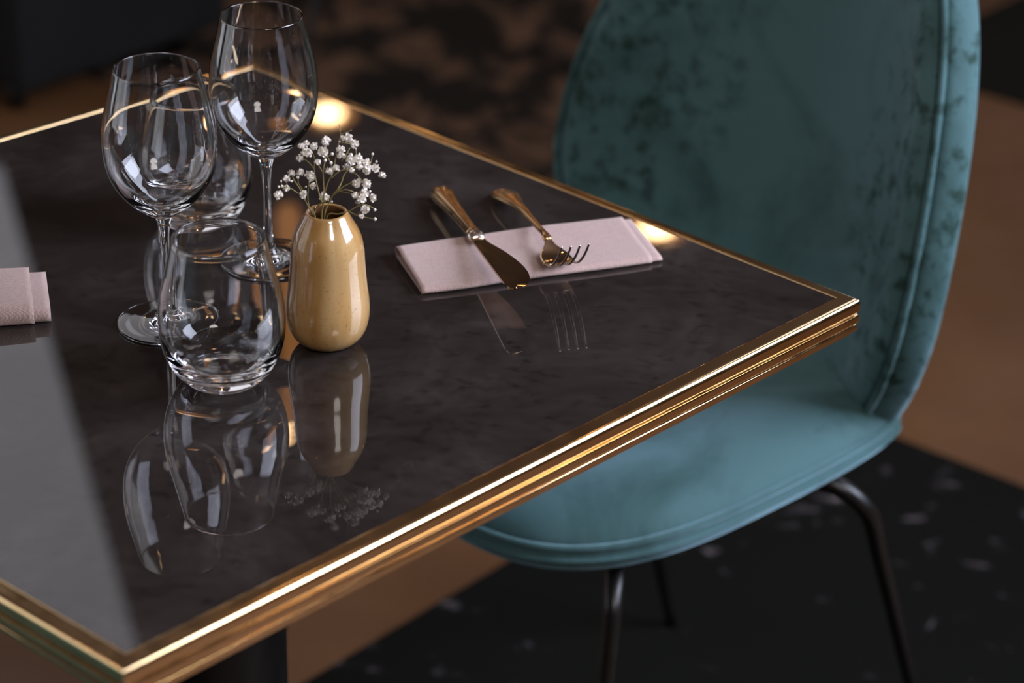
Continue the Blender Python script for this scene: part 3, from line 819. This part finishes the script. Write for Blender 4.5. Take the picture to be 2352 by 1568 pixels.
    def sshell(prof_, c_off, name, parent=t):
        bm = bmesh.new(); rows = [[bm.verts.new(spt(i, d_, off)) for i in range(M_)] for d_, off in prof_]
        d0, o0 = prof_[-1]; last = [Vector(lp[i]) + nr[i] * d0 for i in range(M_)]
        cy_ = -.02
        for f in (.8, .6, .4, .2):
            rows.append([bm.verts.new((last[i].x * f, cy_ + (last[i].y - cy_) * f, sz(cy_ + (last[i].y - cy_) * f) + o0 + (c_off - o0) * (1 - f * f))) for i in range(M_)])
        cv_ = bm.verts.new((0, cy_, sz(cy_) + c_off))
        for A, B in zip(rows[:-1], rows[1:]):
            for k in range(M_): bm.faces.new((A[k], A[(k + 1) % M_], B[(k + 1) % M_], B[k]))
        for k in range(M_): bm.faces.new((rows[-1][k], rows[-1][(k + 1) % M_], cv_))
        o = obj(name, bm, velvet_mat, parent); md = o.modifiers.new('smooth', 'SUBSURF'); md.levels = 1; md.render_levels = 1
        return o
    seat = sshell([(.003, .013), (.003, .017), (.006, .022), (.014, .030), (.028, .037), (.050, .041), (.075, .040)], .026, 'seat')
    sshell([(.003, .013), (.0, .010), (-.0005, .004), (.001, -.003), (.008, -.012), (.022, -.021), (.045, -.028), (.07, -.032)], -.042, 'seat_shell')
    piping(lambda i: spt(i, .0008, .0145), 'piping', M_, seat, .0034)
    piping(lambda i: spt(i, -.0008, .0035), 'piping', M_, seat, .0028)
    # ---- legs
    def leg(pts, name='leg'):
        sm = smooth_pts(pts, 6); N_ = len(sm)
        bm = bmesh.new(); tube(bm, sm, [.0105 - .0045 * (i / (N_ - 1)) for i in range(N_)], 14); obj(name, bm, M_BLACK, t)
    leg([(.05, -.05, .398), (.13, -.12, .396), (.166, -.155, .375), (.178, -.168, .33), (.196, -.20, .16), (.212, -.228, 0)])
    leg([(-.05, -.05, .398), (-.13, -.12, .396), (-.20, -.155, .375), (-.235, -.168, .33), (-.285, -.20, .16), (-.32, -.228, 0)])
    for s in (1, -1):
        leg([(s * .05, .05, .402), (s * .15, .095, .400), (s * .186, .125, .375), (s * .189, .15, .31), (s * .197, .20, .15), (s * .207, .245, 0)])
    bm = bmesh.new(); box(bm, (-.07, -.08, .394), (.07, .08, .410)); obj('mounting_plate', bm, M_BLACK, t, smooth=False)
    return t
ch = chair('teal velvet chair with piped shell back, pushed in at the right of the table', CH['x'], CH['y'], CH['ph'], M_VELVET, 'velvet dining chairs')

# ------------------------------------------------------------------ rugs and things behind
ea = Vector((math.cos(math.radians(50.9)), math.sin(math.radians(50.9)), 0)); eb = Vector((-ea.y, ea.x, 0))
def rug(name, label, m_, corners, th=.003):
    bm = bmesh.new(); cc_ = sum(corners, Vector()) / len(corners)
    poly_slab(bm, [(p.x - cc_.x, p.y - cc_.y) for p in corners], 0, th)
    bmesh.ops.bevel(bm, geom=[e for e in bm.edges if all(v.co.z > th * .5 for v in e.verts)], offset=.0012, segments=2, affect='EDGES')
    o = obj(name, bm, m_, None, smooth=False); o.location = (cc_.x, cc_.y, .0005)
    return tag(o, label, 'rug', 'dark woven rugs')
# rug 1: corner under the chair, one edge through (.408,2.995), the other through (-.0798,2.669)
A1 = Vector((.408, 2.995, 0)); B1 = Vector((-.0798, 2.669, 0))
C1 = B1 + ea * (A1 - B1).dot(ea)
rug('rug', 'charcoal rug with pale flecks, spread under the teal chair', M_RUG, [C1, C1 - ea * 2.6, C1 - ea * 2.6 - eb * .92, C1 - eb * .92])
def ab(a, b_): return ea * a + eb * b_
rug('rug', 'dark rug with faded brown patches behind the table', M_RUG2, [ab(2.72, 2.35), ab(5.6, 2.35), ab(5.6, 4.3), ab(2.72, 4.3)])
a3 = Vector((.69, 4.15, 0)).dot(ea)
rug('rug', 'plain blackish rug right behind the teal chair', M_RUG3, [ab(a3, -.8), ab(a3 + 1.6, -.8), ab(a3 + 1.6, 2.33), ab(a3, 2.33)])

def copy_tree(o, parent=None):
    c_ = o.copy(); COL.objects.link(c_); c_.parent = parent
    for k in list(o.children): copy_tree(k, c_)
    return c_
def more_chair(x, y, rz, label):
    c_ = copy_tree(ch); c_.location = (x, y, .0062); c_.rotation_euler = (0, 0, rz); c_['label'] = label
    return c_
more_chair(-.90, 1.22, CH['ph'] + math.pi, 'teal velvet chair on the far left side of the table, outside the frame')
more_chair(-.215, 4.265, math.radians(19.3), 'chair behind the table of which only thin black legs on the brown patched rug show')

# black upholstered bench in the far left
M_SOFA = mat('black_upholstery', (.012, .012, .011), .8, Specular_IOR_Level=.15); n = NT(M_SOFA)
n.set('Base Color', n.ramp(n.noise(5), [(.3, (.008, .008, .008)), (.7, (.013, .013, .012))])); n.bump(n.noise(400), .3, .001)
K = at(60, 300, 0)
bench = thing('upholstered_bench', 'black upholstered bench in the upper left corner, behind the table', 'bench', (K.x, K.y, .004), math.radians(50.9))
def cushion(name, lo, hi, r, parent=bench, m_=M_SOFA):
    bm = bmesh.new(); box(bm, lo, hi); bmesh.ops.bevel(bm, geom=list(bm.edges), offset=r, segments=4, affect='EDGES', profile=.6)
    return obj(name, bm, m_, parent)
cushion('base', (0, 0, .05), (.44, 1.3, .33), .02)
cushion('seat_cushion', (-.01, -.01, .331), (.45, 1.31, .45), .04)
for sx in (.05, .39):
    for sy in (.08, 1.22):
        bm = bmesh.new(); lathe(bm, [(0, 0), (.015, 0), (.022, .0501), (0, .0501)], 16); o = obj('foot', bm, M_BLACK, bench); o.location = (sx, sy, 0)
